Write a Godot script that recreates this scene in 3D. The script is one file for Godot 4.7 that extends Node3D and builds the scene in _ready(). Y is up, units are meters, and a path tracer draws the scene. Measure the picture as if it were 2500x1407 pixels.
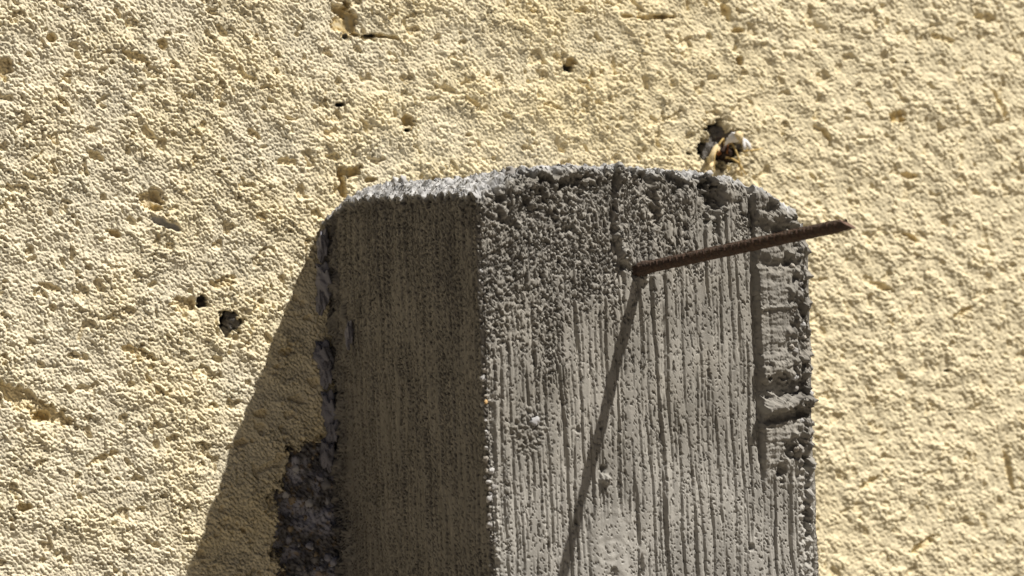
extends Node3D

# A rendered wall with a cast concrete post against it, a bent rusty bar in the post and a dry tuft in a hole of the wall.
# The wall's face is the plane z = 0; the post stands from POST_LEFT to POST_RIGHT and comes DEPTH out of the wall.
const DEPTH := 0.348
const POST_LEFT := -0.1902
const POST_RIGHT := 0.1219
const GROUND_Y := -1.25
const STRIP_X := 0.0663

var rng := RandomNumberGenerator.new()
var grain: FastNoiseLite
var fine_grain: FastNoiseLite
var coarse_grain: FastNoiseLite
var soft: FastNoiseLite
var soft_b: FastNoiseLite
var rough: FastNoiseLite
var spots: FastNoiseLite


func noise(kind: int, sd: int, octaves := 1) -> FastNoiseLite:
	var n := FastNoiseLite.new()
	n.noise_type = kind
	n.seed = sd
	n.frequency = 1.0
	n.fractal_type = FastNoiseLite.FRACTAL_FBM if octaves > 1 else FastNoiseLite.FRACTAL_NONE
	n.fractal_octaves = octaves
	if kind == FastNoiseLite.TYPE_CELLULAR:
		n.cellular_distance_function = FastNoiseLite.DISTANCE_EUCLIDEAN
		n.cellular_return_type = FastNoiseLite.RETURN_DISTANCE
		n.cellular_jitter = 1.0
	return n


func _ready() -> void:
	rng.seed = 71
	# --- camera, sky, sun, exposure
	var cam := Camera3D.new()
	cam.name = "camera"
	var lens := CameraAttributesPhysical.new()
	lens.frustum_focal_length = 93.8
	lens.frustum_focus_distance = 1.94
	lens.exposure_aperture = 8.5
	lens.frustum_near = 0.05
	lens.frustum_far = 900.0
	cam.attributes = lens
	cam.fov = 14.578
	cam.near = 0.05
	cam.far = 900.0
	cam.position = Vector3(-0.92888, 0.09596, 1.99198)
	cam.basis = Basis(Vector3(0.90464, -0.04358, 0.42394), Vector3(0.05795, 0.99810, -0.02106), Vector3(-0.42222, 0.04362, 0.90545))
	add_child(cam)
	cam.current = true

	var around := WorldEnvironment.new()
	around.name = "surroundings"
	var env := Environment.new()
	var sky_look := ProceduralSkyMaterial.new()
	sky_look.sky_top_color = Color(0.20, 0.36, 0.66)
	sky_look.sky_horizon_color = Color(0.62, 0.70, 0.80)
	sky_look.sky_curve = 0.12
	sky_look.ground_bottom_color = Color(0.42, 0.37, 0.30)
	sky_look.ground_horizon_color = Color(0.55, 0.52, 0.47)
	sky_look.sky_energy_multiplier = 0.30
	var sky := Sky.new()
	sky.sky_material = sky_look
	env.background_mode = Environment.BG_SKY
	env.sky = sky
	env.tonemap_mode = Environment.TONE_MAPPER_LINEAR
	env.tonemap_exposure = 1.3
	env.sdfgi_enabled = true
	env.ssao_enabled = true
	env.ssil_enabled = true
	around.environment = env
	add_child(around)

	var sun := DirectionalLight3D.new()
	sun.name = "sun"
	sun.light_energy = 1.6
	sun.light_color = Color(1.0, 0.98, 0.945)
	sun.light_angular_distance = 0.5
	sun.shadow_enabled = true
	add_child(sun)
	sun.look_at_from_position(Vector3.ZERO, Vector3(-0.4528 * 2.0, -2.0, -1.0), Vector3.UP)

	grain = noise(FastNoiseLite.TYPE_CELLULAR, 5)
	fine_grain = noise(FastNoiseLite.TYPE_CELLULAR, 9)
	coarse_grain = noise(FastNoiseLite.TYPE_CELLULAR, 14)
	soft = noise(FastNoiseLite.TYPE_SIMPLEX, 21)
	soft_b = noise(FastNoiseLite.TYPE_SIMPLEX, 88)
	rough = noise(FastNoiseLite.TYPE_SIMPLEX, 33, 3)
	spots = noise(FastNoiseLite.TYPE_SIMPLEX, 47, 2)

	build_ground()
	build_wall()
	build_post()
	build_bar()
	build_tuft()


# ---------------------------------------------------------------- helpers

func tag(o: Node3D, label := "", category := "", group := "", kind := "") -> void:
	if label: o.set_meta("label", label)
	if category: o.set_meta("category", category)
	if group: o.set_meta("group", group)
	if kind: o.set_meta("kind", kind)


func put(called: String, mesh: Mesh, material: Material, parent: Node) -> MeshInstance3D:
	var o := MeshInstance3D.new()
	o.name = called
	o.mesh = mesh
	o.material_override = material
	parent.add_child(o, true)
	return o


func look(color: Color, roughness := 0.95, vertex := false) -> StandardMaterial3D:
	var m := StandardMaterial3D.new()
	m.albedo_color = color.linear_to_srgb()
	m.roughness = roughness
	m.metallic_specular = 0.25
	m.vertex_color_use_as_albedo = vertex
	return m


func sand_relief(sd: int, frequency: float, depth_cm: float, per_metre: float, m: StandardMaterial3D) -> void:
	var t := NoiseTexture2D.new()
	var n := FastNoiseLite.new()
	n.seed = sd
	n.noise_type = FastNoiseLite.TYPE_SIMPLEX
	n.frequency = frequency
	n.fractal_octaves = 4
	t.width = 1024
	t.height = 1024
	t.seamless = true
	t.noise = n
	m.heightmap_enabled = true
	m.heightmap_texture = t
	m.heightmap_scale = depth_cm
	m.uv1_triplanar = true
	m.uv1_world_triplanar = true
	m.uv1_scale = Vector3.ONE * per_metre


# Normals of a grid of points: nu points in each row, nv rows.
func grid_normals(p: PackedVector3Array, nu: int, nv: int) -> PackedVector3Array:
	var out := PackedVector3Array()
	out.resize(p.size())
	for j in nv:
		var up := mini(j + 1, nv - 1) * nu
		var down := maxi(j - 1, 0) * nu
		var row := j * nu
		for i in nu:
			var a := p[row + mini(i + 1, nu - 1)] - p[row + maxi(i - 1, 0)]
			var b := p[up + i] - p[down + i]
			out[row + i] = a.cross(b).normalized()
	return out


# A block of a grid as one mesh.
func grid_block(p: PackedVector3Array, n: PackedVector3Array, c: PackedColorArray, nu: int, u0: int, u1: int, v0: int, v1: int, gap := Rect2i()) -> ArrayMesh:
	var w := u1 - u0 + 1
	var h := v1 - v0 + 1
	var bp := PackedVector3Array()
	var bn := PackedVector3Array()
	var bc := PackedColorArray()
	for j in range(v0, v1 + 1):
		bp.append_array(p.slice(j * nu + u0, j * nu + u1 + 1))
		bn.append_array(n.slice(j * nu + u0, j * nu + u1 + 1))
		bc.append_array(c.slice(j * nu + u0, j * nu + u1 + 1))
	var idx := PackedInt32Array()
	idx.resize((w - 1) * (h - 1) * 6)
	var k := 0
	for j in h - 1:
		for i in w - 1:
			if gap.has_area() and gap.has_point(Vector2i(i, j)):
				continue
			var a := j * w + i
			idx[k] = a
			idx[k + 1] = a + w
			idx[k + 2] = a + 1
			idx[k + 3] = a + 1
			idx[k + 4] = a + w
			idx[k + 5] = a + w + 1
			k += 6
	idx.resize(k)
	var arr := []
	arr.resize(Mesh.ARRAY_MAX)
	arr[Mesh.ARRAY_VERTEX] = bp
	arr[Mesh.ARRAY_NORMAL] = bn
	arr[Mesh.ARRAY_COLOR] = bc
	arr[Mesh.ARRAY_INDEX] = idx
	var m := ArrayMesh.new()
	m.add_surface_from_arrays(Mesh.PRIMITIVE_TRIANGLES, arr)
	return m


func along(points: Array, t: float) -> float:  # piecewise linear through Vector2(t, value)
	if t <= points[0].x:
		return points[0].y
	for i in range(1, points.size()):
		if t <= points[i].x:
			var k: float = (t - points[i - 1].x) / (points[i].x - points[i - 1].x)
			return lerpf(points[i - 1].y, points[i].y, k)
	return points[-1].y


# Rounded, uneven stone of about unit radius.
func stone_mesh(sd: int, lumpy: float, slices := 10, rings := 7) -> ArrayMesh:
	var p := PackedVector3Array()
	var c := PackedColorArray()
	var n := noise(FastNoiseLite.TYPE_SIMPLEX, sd, 2)
	for j in rings + 1:
		var lat := PI * (float(j) / rings - 0.5)
		for i in slices + 1:
			var lon := -TAU * float(i) / slices
			var d := Vector3(cos(lat) * cos(lon), sin(lat), cos(lat) * sin(lon))
			var r := 1.0 + lumpy * n.get_noise_3dv(d * 1.1) + lumpy * 0.4 * n.get_noise_3dv(d * 3.3)
			p.append(d * r)
			c.append(Color.WHITE)
	return grid_block(p, stone_normals(p, slices + 1, rings + 1), c, slices + 1, 0, slices, 0, rings)


func stone_normals(p: PackedVector3Array, nu: int, nv: int) -> PackedVector3Array:
	var out := grid_normals(p, nu, nv)
	for j in nv:
		var a := out[j * nu] + out[j * nu + nu - 1]
		if j == 0 or j == nv - 1:
			for i in nu:
				out[j * nu + i] = p[j * nu + i].normalized()
		else:
			out[j * nu] = a.normalized()
			out[j * nu + nu - 1] = a.normalized()
	return out


# A tube along points with a radius at each; flat squeezes it across one axis.
func tube_mesh(points: Array, radii: Array, sides := 8, steps := 5, flat := 1.0, ripple := 0.0, closed := true) -> ArrayMesh:
	var curve: Array[Vector3] = []
	var rad: Array[float] = []
	for i in points.size() - 1:
		var p0: Vector3 = points[maxi(i - 1, 0)]
		var p1: Vector3 = points[i]
		var p2: Vector3 = points[i + 1]
		var p3: Vector3 = points[mini(i + 2, points.size() - 1)]
		for s in steps:
			var t := float(s) / steps
			curve.append(p1.cubic_interpolate(p2, p0, p3, t))
			rad.append(lerpf(radii[i], radii[i + 1], t))
	curve.append(points[-1])
	rad.append(radii[-1])
	var p := PackedVector3Array()
	var c := PackedColorArray()
	var side := Vector3.RIGHT
	for k in curve.size():
		var dir := (curve[mini(k + 1, curve.size() - 1)] - curve[maxi(k - 1, 0)]).normalized()
		side = (side - dir * side.dot(dir))
		side = side.normalized() if side.length() > 0.01 else dir.cross(Vector3.UP).normalized()
		var over := dir.cross(side)
		for i in sides + 1:
			var a := TAU * float(i % sides) / sides
			var r := rad[k] * (1.0 + ripple * soft.get_noise_2d(k * 0.9, (i % sides) * 2.3))
			if closed and (k == 0 or k == curve.size() - 1):
				r *= 0.25
			p.append(curve[k] + side * cos(a) * r + over * sin(a) * r * flat)
			c.append(Color.WHITE)
	return grid_block(p, tube_normals(p, sides + 1, curve.size()), c, sides + 1, 0, sides, 0, curve.size() - 1)


func tube_normals(p: PackedVector3Array, nu: int, nv: int) -> PackedVector3Array:
	var out := grid_normals(p, nu, nv)
	for j in nv:
		var a := (out[j * nu] + out[j * nu + nu - 1]).normalized()
		out[j * nu] = a
		out[j * nu + nu - 1] = a
	return out


# ---------------------------------------------------------------- ground

func build_ground() -> void:
	var m := look(Color(0.23, 0.205, 0.17))
	sand_relief(3, 0.02, 0.4, 0.7, m)
	var plane := PlaneMesh.new()
	plane.size = Vector2(1200, 1200)
	var g := put("ground", plane, m, self)
	g.position = Vector3(0, GROUND_Y, 0)
	tag(g, "pale dusty ground in front of the rendered wall", "", "", "structure")


# ---------------------------------------------------------------- wall

const BARE := [Vector2(-0.2373, -0.1383), Vector2(-0.2250, -0.1356), Vector2(-0.2023, -0.1306), Vector2(-0.1859, -0.1312), Vector2(-0.1571, -0.1376), Vector2(-0.1692, -0.3796), Vector2(-0.2550, -0.3679), Vector2(-0.2517, -0.2551), Vector2(-0.2531, -0.2176), Vector2(-0.2533, -0.1907), Vector2(-0.2449, -0.1684)]  # outline of the bare mortar beside the foot of the post

# centre, half width, half height, turn in degrees, depth in mm, floor: 0 grainy paint, 1 smooth paint, 2 dark hole, 3 scraped mortar
const PITS := [
	[Vector2(0.2440, 0.1288), 0.0259, 0.0208, 0.0, 26.0, 2],
	[Vector2(0.2375, 0.1456), 0.0130, 0.0120, 0.0, 22.0, 2],
	[Vector2(0.2251, 0.1269), 0.0130, 0.0120, 0.0, 20.0, 2],
	[Vector2(-0.2891, -0.0167), 0.0125, 0.0120, 0.0, 17.0, 2],
	[Vector2(-0.3154, 0.0057), 0.0052, 0.0076, 0.0, 9.0, 2],
	[Vector2(-0.3330, 0.0038), 0.0112, 0.0080, 0.0, 4.0, 0],
	[Vector2(-0.2950, 0.0222), 0.0147, 0.0056, 10.0, 3.0, 0],
	[Vector2(0.0719, 0.2137), 0.0060, 0.0056, 0.0, 12.0, 2],
	[Vector2(0.0740, 0.2197), 0.0069, 0.0048, 0.0, 4.0, 1],
	[Vector2(-0.1022, 0.1647), 0.0065, 0.0068, 0.0, 8.0, 1],
	[Vector2(-0.1035, 0.1570), 0.0039, 0.0020, 0.0, 10.0, 2],
	[Vector2(-0.1613, 0.2618), 0.0138, 0.0168, 0.0, 6.0, 1],
	[Vector2(-0.1657, 0.2726), 0.0112, 0.0072, 0.0, 4.0, 0],
	[Vector2(-0.1595, 0.2472), 0.0030, 0.0036, 0.0, 9.0, 2],
	[Vector2(-0.1330, 0.2469), 0.0147, 0.0024, 4.0, 6.0, 1],
	[Vector2(-0.1359, 0.2477), 0.0078, 0.0016, 0.0, 9.0, 2],
	[Vector2(-0.1151, 0.2451), 0.0095, 0.0020, -8.0, 5.0, 0],
	[Vector2(-0.3569, 0.0995), 0.0130, 0.0120, 0.0, 6.0, 0],
	[Vector2(-0.3534, 0.0927), 0.0069, 0.0040, 0.0, 8.0, 1],
	[Vector2(-0.3464, 0.0793), 0.0181, 0.0036, -24.0, 4.0, 3],
	[Vector2(-0.1651, 0.1193), 0.0147, 0.0056, 4.0, 7.0, 1],
	[Vector2(-0.1719, 0.1061), 0.0043, 0.0112, 0.0, 6.0, 1],
	[Vector2(-0.1662, 0.1140), 0.0022, 0.0016, 0.0, 10.0, 2],
	[Vector2(0.1693, 0.2621), 0.0251, 0.0028, 0.0, 5.0, 0],
	[Vector2(0.1811, 0.2632), 0.0086, 0.0020, 0.0, 8.0, 1],
	[Vector2(0.1392, 0.2635), 0.0086, 0.0020, 0.0, 5.0, 0],
	[Vector2(-0.4409, 0.2487), 0.0048, 0.0040, 0.0, 8.0, 0],
	[Vector2(-0.3399, 0.2417), 0.0052, 0.0056, 0.0, 6.0, 0],
	[Vector2(-0.1702, 0.1827), 0.0048, 0.0020, 0.0, 9.0, 2],
	[Vector2(0.2674, 0.2176), 0.0035, 0.0052, 0.0, 10.0, 1],
	[Vector2(0.2664, 0.2481), 0.0069, 0.0032, 0.0, 6.0, 0],
	[Vector2(0.2527, 0.2669), 0.0043, 0.0088, 25.0, 5.0, 0],
	[Vector2(0.4713, 0.2123), 0.0022, 0.0020, 0.0, 8.0, 2],
	[Vector2(0.5922, 0.1639), 0.0043, 0.0200, 30.0, 3.0, 0],
	[Vector2(0.5771, 0.2583), 0.0194, 0.0048, -10.0, 2.5, 0],
	[Vector2(0.5198, 0.2369), 0.0173, 0.0040, -15.0, 2.5, 0],
	[Vector2(0.4711, 0.0257), 0.0112, 0.0036, -20.0, 8.0, 0],
	[Vector2(0.5875, -0.2341), 0.0043, 0.0240, 12.0, 3.0, 0],
	[Vector2(0.5100, -0.1185), 0.0043, 0.0016, 0.0, 10.0, 2],
	[Vector2(0.5133, -0.1660), 0.0026, 0.0016, 0.0, 10.0, 2],
	[Vector2(-0.4842, 0.2229), 0.0069, 0.0120, 0.0, 6.0, 0],
	[Vector2(-0.4747, -0.0770), 0.0475, 0.0096, -32.0, 5.0, 0],
	[Vector2(-0.4886, -0.1672), 0.0078, 0.0040, 0.0, 8.0, 0],
	[Vector2(-0.4680, -0.0885), 0.0086, 0.0064, 0.0, 6.0, 0],
	[Vector2(-0.3925, 0.0722), 0.0060, 0.0032, -30.0, 6.0, 1],
	[Vector2(-0.1504, 0.2482), 0.0039, 0.0020, 0.0, 8.0, 1],
	[Vector2(-0.0258, 0.1016), 0.0052, 0.0020, 0.0, 5.0, 1],
	[Vector2(-0.0774, 0.1083), 0.0043, 0.0032, 0.0, 4.0, 1],
	[Vector2(-0.1427, 0.1108), 0.0060, 0.0036, 0.0, 5.0, 1],
	[Vector2(0.2031, 0.1247), 0.0035, 0.0020, 0.0, 9.0, 2],
	[Vector2(0.3679, 0.1385), 0.0030, 0.0100, 30.0, 7.0, 0],
	[Vector2(0.4713, 0.0920), 0.0112, 0.0036, -10.0, 6.0, 0],
	[Vector2(0.4584, 0.1553), 0.0130, 0.0072, 0.0, 4.0, 1],
	[Vector2(-0.2257, 0.1311), 0.0095, 0.0048, 0.0, 4.0, 0],
	[Vector2(-0.3653, 0.2302), 0.0130, 0.0048, -30.0, 4.0, 0],
	[Vector2(-0.4076, 0.1428), 0.0104, 0.0036, -30.0, 4.0, 0],
	[Vector2(-0.4545, 0.0277), 0.0130, 0.0036, -20.0, 3.0, 0],
	[Vector2(-0.3792, -0.0362), 0.0173, 0.0040, -25.0, 4.0, 0],
	[Vector2(-0.4144, -0.1300), 0.0173, 0.0036, 20.0, 3.0, 0],
	[Vector2(-0.2564, 0.1567), 0.0112, 0.0036, -30.0, 3.0, 0],
	[Vector2(-0.0350, 0.1819), 0.0130, 0.0032, -30.0, 3.0, 0],
	[Vector2(0.0530, 0.1758), 0.0112, 0.0032, -20.0, 3.0, 0],
	[Vector2(-0.2616, -0.1017), 0.0086, 0.0048, 0.0, 3.0, 0],
	[Vector2(-0.2828, -0.1267), 0.0112, 0.0032, 0.0, 3.0, 0],
	[Vector2(-0.2347, -0.0463), 0.0078, 0.0040, 0.0, 3.0, 0],
	[Vector2(0.4298, -0.0234), 0.0173, 0.0040, -20.0, 4.0, 0],
	[Vector2(0.5341, -0.0560), 0.0173, 0.0036, 20.0, 4.0, 0],
	[Vector2(0.4053, -0.2302), 0.0173, 0.0040, 20.0, 4.0, 0],
	[Vector2(0.4701, -0.3025), 0.0216, 0.0048, 25.0, 5.0, 0],
]


func lines(from: float, to: float, step: float, out_low: float, out_high: float, growth: float) -> PackedFloat32Array:
	var a := PackedFloat32Array()
	var low := PackedFloat32Array()
	var s := step
	var x := from
	while x > out_low:
		s *= growth
		x -= s
		low.append(maxf(x, out_low))
	low.reverse()
	a.append_array(low)
	var n := int(round((to - from) / step))
	for i in n + 1:
		a.append(from + (to - from) * i / n)
	s = step
	x = to
	while x < out_high:
		s *= growth
		x += s
		a.append(minf(x, out_high))
	return a


func inside(x: float, y: float) -> float:  # how far inside the bare patch, in metres (negative outside)
	var p := Vector2(x, y)
	var d := 1.0
	for i in BARE.size():
		d = minf(d, p.distance_to(Geometry2D.get_closest_point_to_segment(p, BARE[i], BARE[(i + 1) % BARE.size()])))
	return d if Geometry2D.is_point_in_polygon(p, PackedVector2Array(BARE)) else -d


func build_wall() -> void:
	var xs := lines(-0.52, -0.16, 0.00076, -5.0, -0.16, 1.09)
	xs.append_array(lines(-0.16, 0.12, 0.00082, -0.16, 0.12, 1.0).slice(1))
	xs.append_array(lines(0.12, 0.635, 0.00130, 0.12, 5.0, 1.09).slice(1))
	var ys := lines(-0.356, 0.286, 0.00080, GROUND_Y - 0.05, 3.0, 1.09)
	var nu := xs.size()
	var nv := ys.size()
	var h := PackedFloat32Array()
	h.resize(nu * nv)
	var c := PackedColorArray()
	c.resize(nu * nv)
	var ca := cos(deg_to_rad(-38.0))
	var sa := sin(deg_to_rad(-38.0))
	for j in nv:
		var y := ys[j]
		var gap_y := ys[mini(j + 1, nv - 1)] - ys[maxi(j - 1, 0)]
		for i in nu:
			var x := xs[i]
			# the finest relief only where the sheet is fine enough to carry it
			var keep := clampf(2.0 - 280.0 * maxf(gap_y, xs[mini(i + 1, nu - 1)] - xs[maxi(i - 1, 0)]), 0.0, 1.0)
			var along_stroke := x * ca + y * sa
			var across := -x * sa + y * ca
			var big := soft.get_noise_2d(x * 9.0, y * 9.0)
			var mid := soft.get_noise_2d(x * 34.0 + 40.0, y * 34.0)
			var clump := soft_b.get_noise_2d(x * 85.0, y * 85.0)
			var stroke := soft_b.get_noise_2d(along_stroke * 62.0, across * 170.0)
			var wob := clump * 0.0006
			var right := smoothstep(0.08, 0.45, x + 0.1 * big)
			var fq := 375.0
			var b := grain.get_noise_2d((x + wob) * fq, (y - wob) * fq) + 1.0
			var d := fine_grain.get_noise_2d((x - wob) * 610.0, (y - wob) * 610.0) + 1.0
			var lump := 1.25 * sqrt(maxf(1.0 - 1.9 * b * b, 0.0)) - 0.25
			var small := 1.25 * sqrt(maxf(1.0 - 1.9 * d * d, 0.0)) - 0.25
			var patchy := clampf(0.75 + 0.95 * mid + 0.45 * big, 0.2, 1.8)
			var calm := clampf(2.0 - 40.0 * maxf(gap_y, xs[mini(i + 1, nu - 1)] - xs[maxi(i - 1, 0)]), 0.0, 1.0)
			var z := (0.00175 * lump * (0.45 + 0.55 * patchy) * (1.0 + 0.2 * clump) + 0.00080 * small) * (1.0 - 0.72 * right) + 0.00022 * rough.get_noise_2d(x * 520.0, y * 520.0)
			z += 0.00036 * (1.0 - 0.5 * right) * stroke * (0.4 + 0.7 * patchy) + 0.00034 * clump * patchy
			if right > 0.0 and keep > 0.0:
				var e := coarse_grain.get_noise_2d((x + wob * 2.0) * 195.0, (y - wob) * 195.0) + 1.0
				var f := grain.get_noise_2d((x - wob) * 265.0 + 30.0, (y + wob) * 265.0) + 1.0
				z += right * (0.0008 * sqrt(maxf(1.0 - 1.8 * e * e, 0.0)) + 0.0017 * sqrt(maxf(1.0 - 1.9 * f * f, 0.0)) * (0.5 + 0.5 * patchy))
			z = z * keep + 0.0007 * (1.0 - keep) + (0.0006 * mid + 0.0012 * big) * calm
			# a coat that has come off in places down to a lower, grainy layer
			var lost := smoothstep(0.56, 0.72, spots.get_noise_2d(x * 26.0 + 9.0, y * 26.0) + 0.25 * clump)
			z -= keep * 0.0032 * lost * (1.0 - right * 0.4)
			h[j * nu + i] = z
			# paint: bleached to the left, yellower towards the middle and where the weather does not reach
			var t := clampf(0.5 + 1.3 * (x + 0.12) + 0.35 * big, 0.0, 1.0) * (1.0 - 0.45 * right)
			var paint := Color(0.725, 0.655, 0.495).lerp(Color(0.755, 0.648, 0.415), t)
			paint = paint.lerp(Color(0.70, 0.53, 0.25), clampf(0.16 * lost + 0.22 * smoothstep(0.25, -0.2, lump) * smoothstep(0.1, 0.6, mid), 0.0, 0.6))
			var grime := smoothstep(0.30, 0.55, rough.get_noise_2d(x * 300.0, y * 300.0) + 0.3 * soft.get_noise_2d(x * 14.0, y * 14.0 + 70.0) - 0.12 * lump)
			paint = paint.lerp(Color(0.24, 0.22, 0.17), 0.75 * grime * keep * (1.0 - 0.6 * right))
			var v := 1.0 + 0.10 * calm * keep * rough.get_noise_2d(x * 60.0, y * 60.0 + 30.0)
			c[j * nu + i] = Color(paint.r * v, paint.g * v, paint.b * v)
	# pits, gouges and holes
	for q in PITS:
		var mid_at: Vector2 = q[0]
		var reach := maxf(q[1], q[2]) * 1.7
		var turn := deg_to_rad(q[3])
		var cs := cos(turn)
		var sn := sin(turn)
		for j in range(ys.bsearch(mid_at.y - reach), ys.bsearch(mid_at.y + reach)):
			for i in range(xs.bsearch(mid_at.x - reach), xs.bsearch(mid_at.x + reach)):
				var dx := xs[i] - mid_at.x
				var dy := ys[j] - mid_at.y
				var a: float = (dx * cs + dy * sn) / q[1]
				var b: float = (-dx * sn + dy * cs) / q[2]
				var r := sqrt(a * a + b * b) + 0.42 * rough.get_noise_2d(xs[i] * 75.0, ys[j] * 75.0) + 0.16 * rough.get_noise_2d(xs[i] * 240.0, ys[j] * 240.0)
				var k := 1.0 - smoothstep(0.72, 1.0, r)
				if k <= 0.0:
					continue
				var at := j * nu + i
				var floor_z: float = -q[4] * 0.001
				var kind: int = q[5]
				if kind == 0:
					h[at] += floor_z * k
					c[at] = c[at].lerp(Color(0.66, 0.51, 0.25), 0.4 * k)
				elif kind == 1:
					h[at] = lerpf(h[at], floor_z + 0.0012 * rough.get_noise_2d(xs[i] * 60.0, ys[j] * 60.0) + 0.0004 * rough.get_noise_2d(xs[i] * 300.0, ys[j] * 300.0), k)
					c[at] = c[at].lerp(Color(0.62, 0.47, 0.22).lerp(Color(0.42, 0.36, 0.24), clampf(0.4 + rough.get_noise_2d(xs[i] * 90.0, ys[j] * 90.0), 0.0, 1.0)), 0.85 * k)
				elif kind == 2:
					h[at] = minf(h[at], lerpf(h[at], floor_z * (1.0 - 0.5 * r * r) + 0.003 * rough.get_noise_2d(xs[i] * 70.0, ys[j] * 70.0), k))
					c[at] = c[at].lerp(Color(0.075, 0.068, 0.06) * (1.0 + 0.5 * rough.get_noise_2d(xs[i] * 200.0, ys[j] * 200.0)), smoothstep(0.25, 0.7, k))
				else:
					h[at] = lerpf(h[at], floor_z + 0.0018 * soft.get_noise_2d(xs[i] * 50.0, ys[j] * 50.0) + 0.0006 * rough.get_noise_2d(xs[i] * 250.0, ys[j] * 250.0), k)
					c[at] = c[at].lerp(Color(0.42, 0.41, 0.41), 0.95 * k)
	# the coat has fallen off beside the foot of the post
	for j in range(ys.bsearch(-0.75), ys.bsearch(-0.10)):
		for i in range(xs.bsearch(-0.27), xs.bsearch(-0.155)):
			var d := inside(xs[i], ys[j])
			if d < -0.02:
				continue
			d += 0.010 * rough.get_noise_2d(xs[i] * 45.0, ys[j] * 45.0) + 0.005 * rough.get_noise_2d(xs[i] * 180.0, ys[j] * 180.0) + 0.0035 * rough.get_noise_2d(xs[i] * 420.0, ys[j] * 420.0)
			var k := smoothstep(-0.002, 0.004, d)
			var at := j * nu + i
			h[at] = lerpf(h[at], -0.016, k)
			c[at] = c[at].lerp(Color(0.17, 0.15, 0.13), k)
	var p := PackedVector3Array()
	p.resize(nu * nv)
	for j in nv:
		for i in nu:
			p[j * nu + i] = Vector3(xs[i], ys[j], h[j * nu + i])
	var wall := Node3D.new()
	wall.name = "rendered_wall"
	wall.position = Vector3(0, 0, 0)
	add_child(wall)
	tag(wall, "pale yellow roughly rendered wall behind the concrete post", "wall")
	var m := look(Color.WHITE, 0.95, true)
	sand_relief(11, 0.11, 0.016, 5.0, m)
	# nothing is laid behind the post, where it stands hard against the wall
	var hidden := Rect2i(xs.bsearch(POST_LEFT + 0.025), 0, xs.bsearch(POST_RIGHT - 0.025) - xs.bsearch(POST_LEFT + 0.025), ys.bsearch(0.03))
	var normals := grid_normals(p, nu, nv)
	var u0 := xs.bsearch(-0.545)
	var u1 := xs.bsearch(0.66)
	var v0 := ys.bsearch(-0.38)
	var v1 := ys.bsearch(0.31)
	var near_gap := Rect2i(hidden.position.x - u0, 0, hidden.size.x, hidden.end.y - v0)
	put("render_coat", grid_block(p, normals, c, nu, u0, u1, v0, v1, near_gap), m, wall)
	# farther out the same coat, its grain carried by the material
	var far_look := look(Color.WHITE, 0.95, true)
	var cells := FastNoiseLite.new()
	cells.seed = 5
	cells.noise_type = FastNoiseLite.TYPE_CELLULAR
	cells.cellular_return_type = FastNoiseLite.RETURN_DISTANCE
	cells.cellular_jitter = 1.0
	cells.frequency = 0.083
	cells.fractal_octaves = 2
	var tile := NoiseTexture2D.new()
	tile.width = 2048
	tile.height = 2048
	tile.seamless = true
	tile.invert = true
	tile.noise = cells
	far_look.heightmap_enabled = true
	far_look.heightmap_texture = tile
	far_look.heightmap_scale = 0.50
	far_look.uv1_triplanar = true
	far_look.uv1_world_triplanar = true
	far_look.uv1_scale = Vector3.ONE * 2.0
	put("render_coat", grid_block(p, normals, c, nu, 0, nu - 1, 0, nv - 1, Rect2i(u0, v0, u1 - u0, v1 - v0)), far_look, wall)
	var core := BoxMesh.new()
	core.size = Vector3(9.96, 4.28, 0.3)
	var core_look := look(Color(0.33, 0.30, 0.26))
	var o := put("core", core, core_look, wall)
	o.position = Vector3(0, 0.87, -0.2)

	# bare mortar where the coat is gone
	var mx := lines(-0.285, -0.165, 0.0011, -0.286, -0.164, 1.0)
	var my := lines(-0.42, -0.10, 0.0011, -0.75, -0.099, 1.2)
	var mu := mx.size()
	var mv := my.size()
	var mp := PackedVector3Array()
	var mc := PackedColorArray()
	for y in my:
		for x in mx:
			var g := coarse_grain.get_noise_2d(x * 150.0 + 50.0, y * 150.0) + 1.0
			var z := -0.0052 + 0.0060 * rough.get_noise_2d(x * 22.0, y * 22.0) + 0.0009 * (1.0 - 1.5 * g * g) + 0.0020 * rough.get_noise_2d(x * 160.0, y * 160.0) + 0.0006 * rough.get_noise_2d(x * 480.0, y * 480.0)
			z -= 0.018 * smoothstep(0.004, 0.014, -inside(x, y))
			mp.append(Vector3(x, y, z))
			var s := clampf(0.42 + 1.5 * rough.get_noise_2d(x * 24.0 + 3.0, y * 24.0), 0.0, 1.0)
			var col := Color(0.17, 0.162, 0.165).lerp(Color(0.37, 0.365, 0.42), s)
			col = col.lerp(Color(0.30, 0.21, 0.10), smoothstep(0.3, 0.6, rough.get_noise_2d(x * 70.0, y * 70.0 + 20.0)) * 0.6)
			col = col.lerp(Color(0.06, 0.055, 0.05), smoothstep(0.12, 0.32, rough.get_noise_2d(x * 260.0, y * 260.0) - 0.25 * s) * 0.85)
			mc.append(col)
	var mm := look(Color.WHITE, 0.95, true)
	var bare := put("bare_mortar", grid_block(mp, grid_normals(mp, mu, mv), mc, mu, 0, mu - 1, 0, mv - 1), mm, wall)
	tag(bare, "dark bluish grey bare mortar where the yellow coat has fallen off")

	var grit := stone_mesh(83, 0.4, 14, 9)
	var grit_looks := [look(Color(0.36, 0.355, 0.40)), look(Color(0.26, 0.25, 0.25)), look(Color(0.34, 0.27, 0.19)), look(Color(0.46, 0.45, 0.46))]
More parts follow.
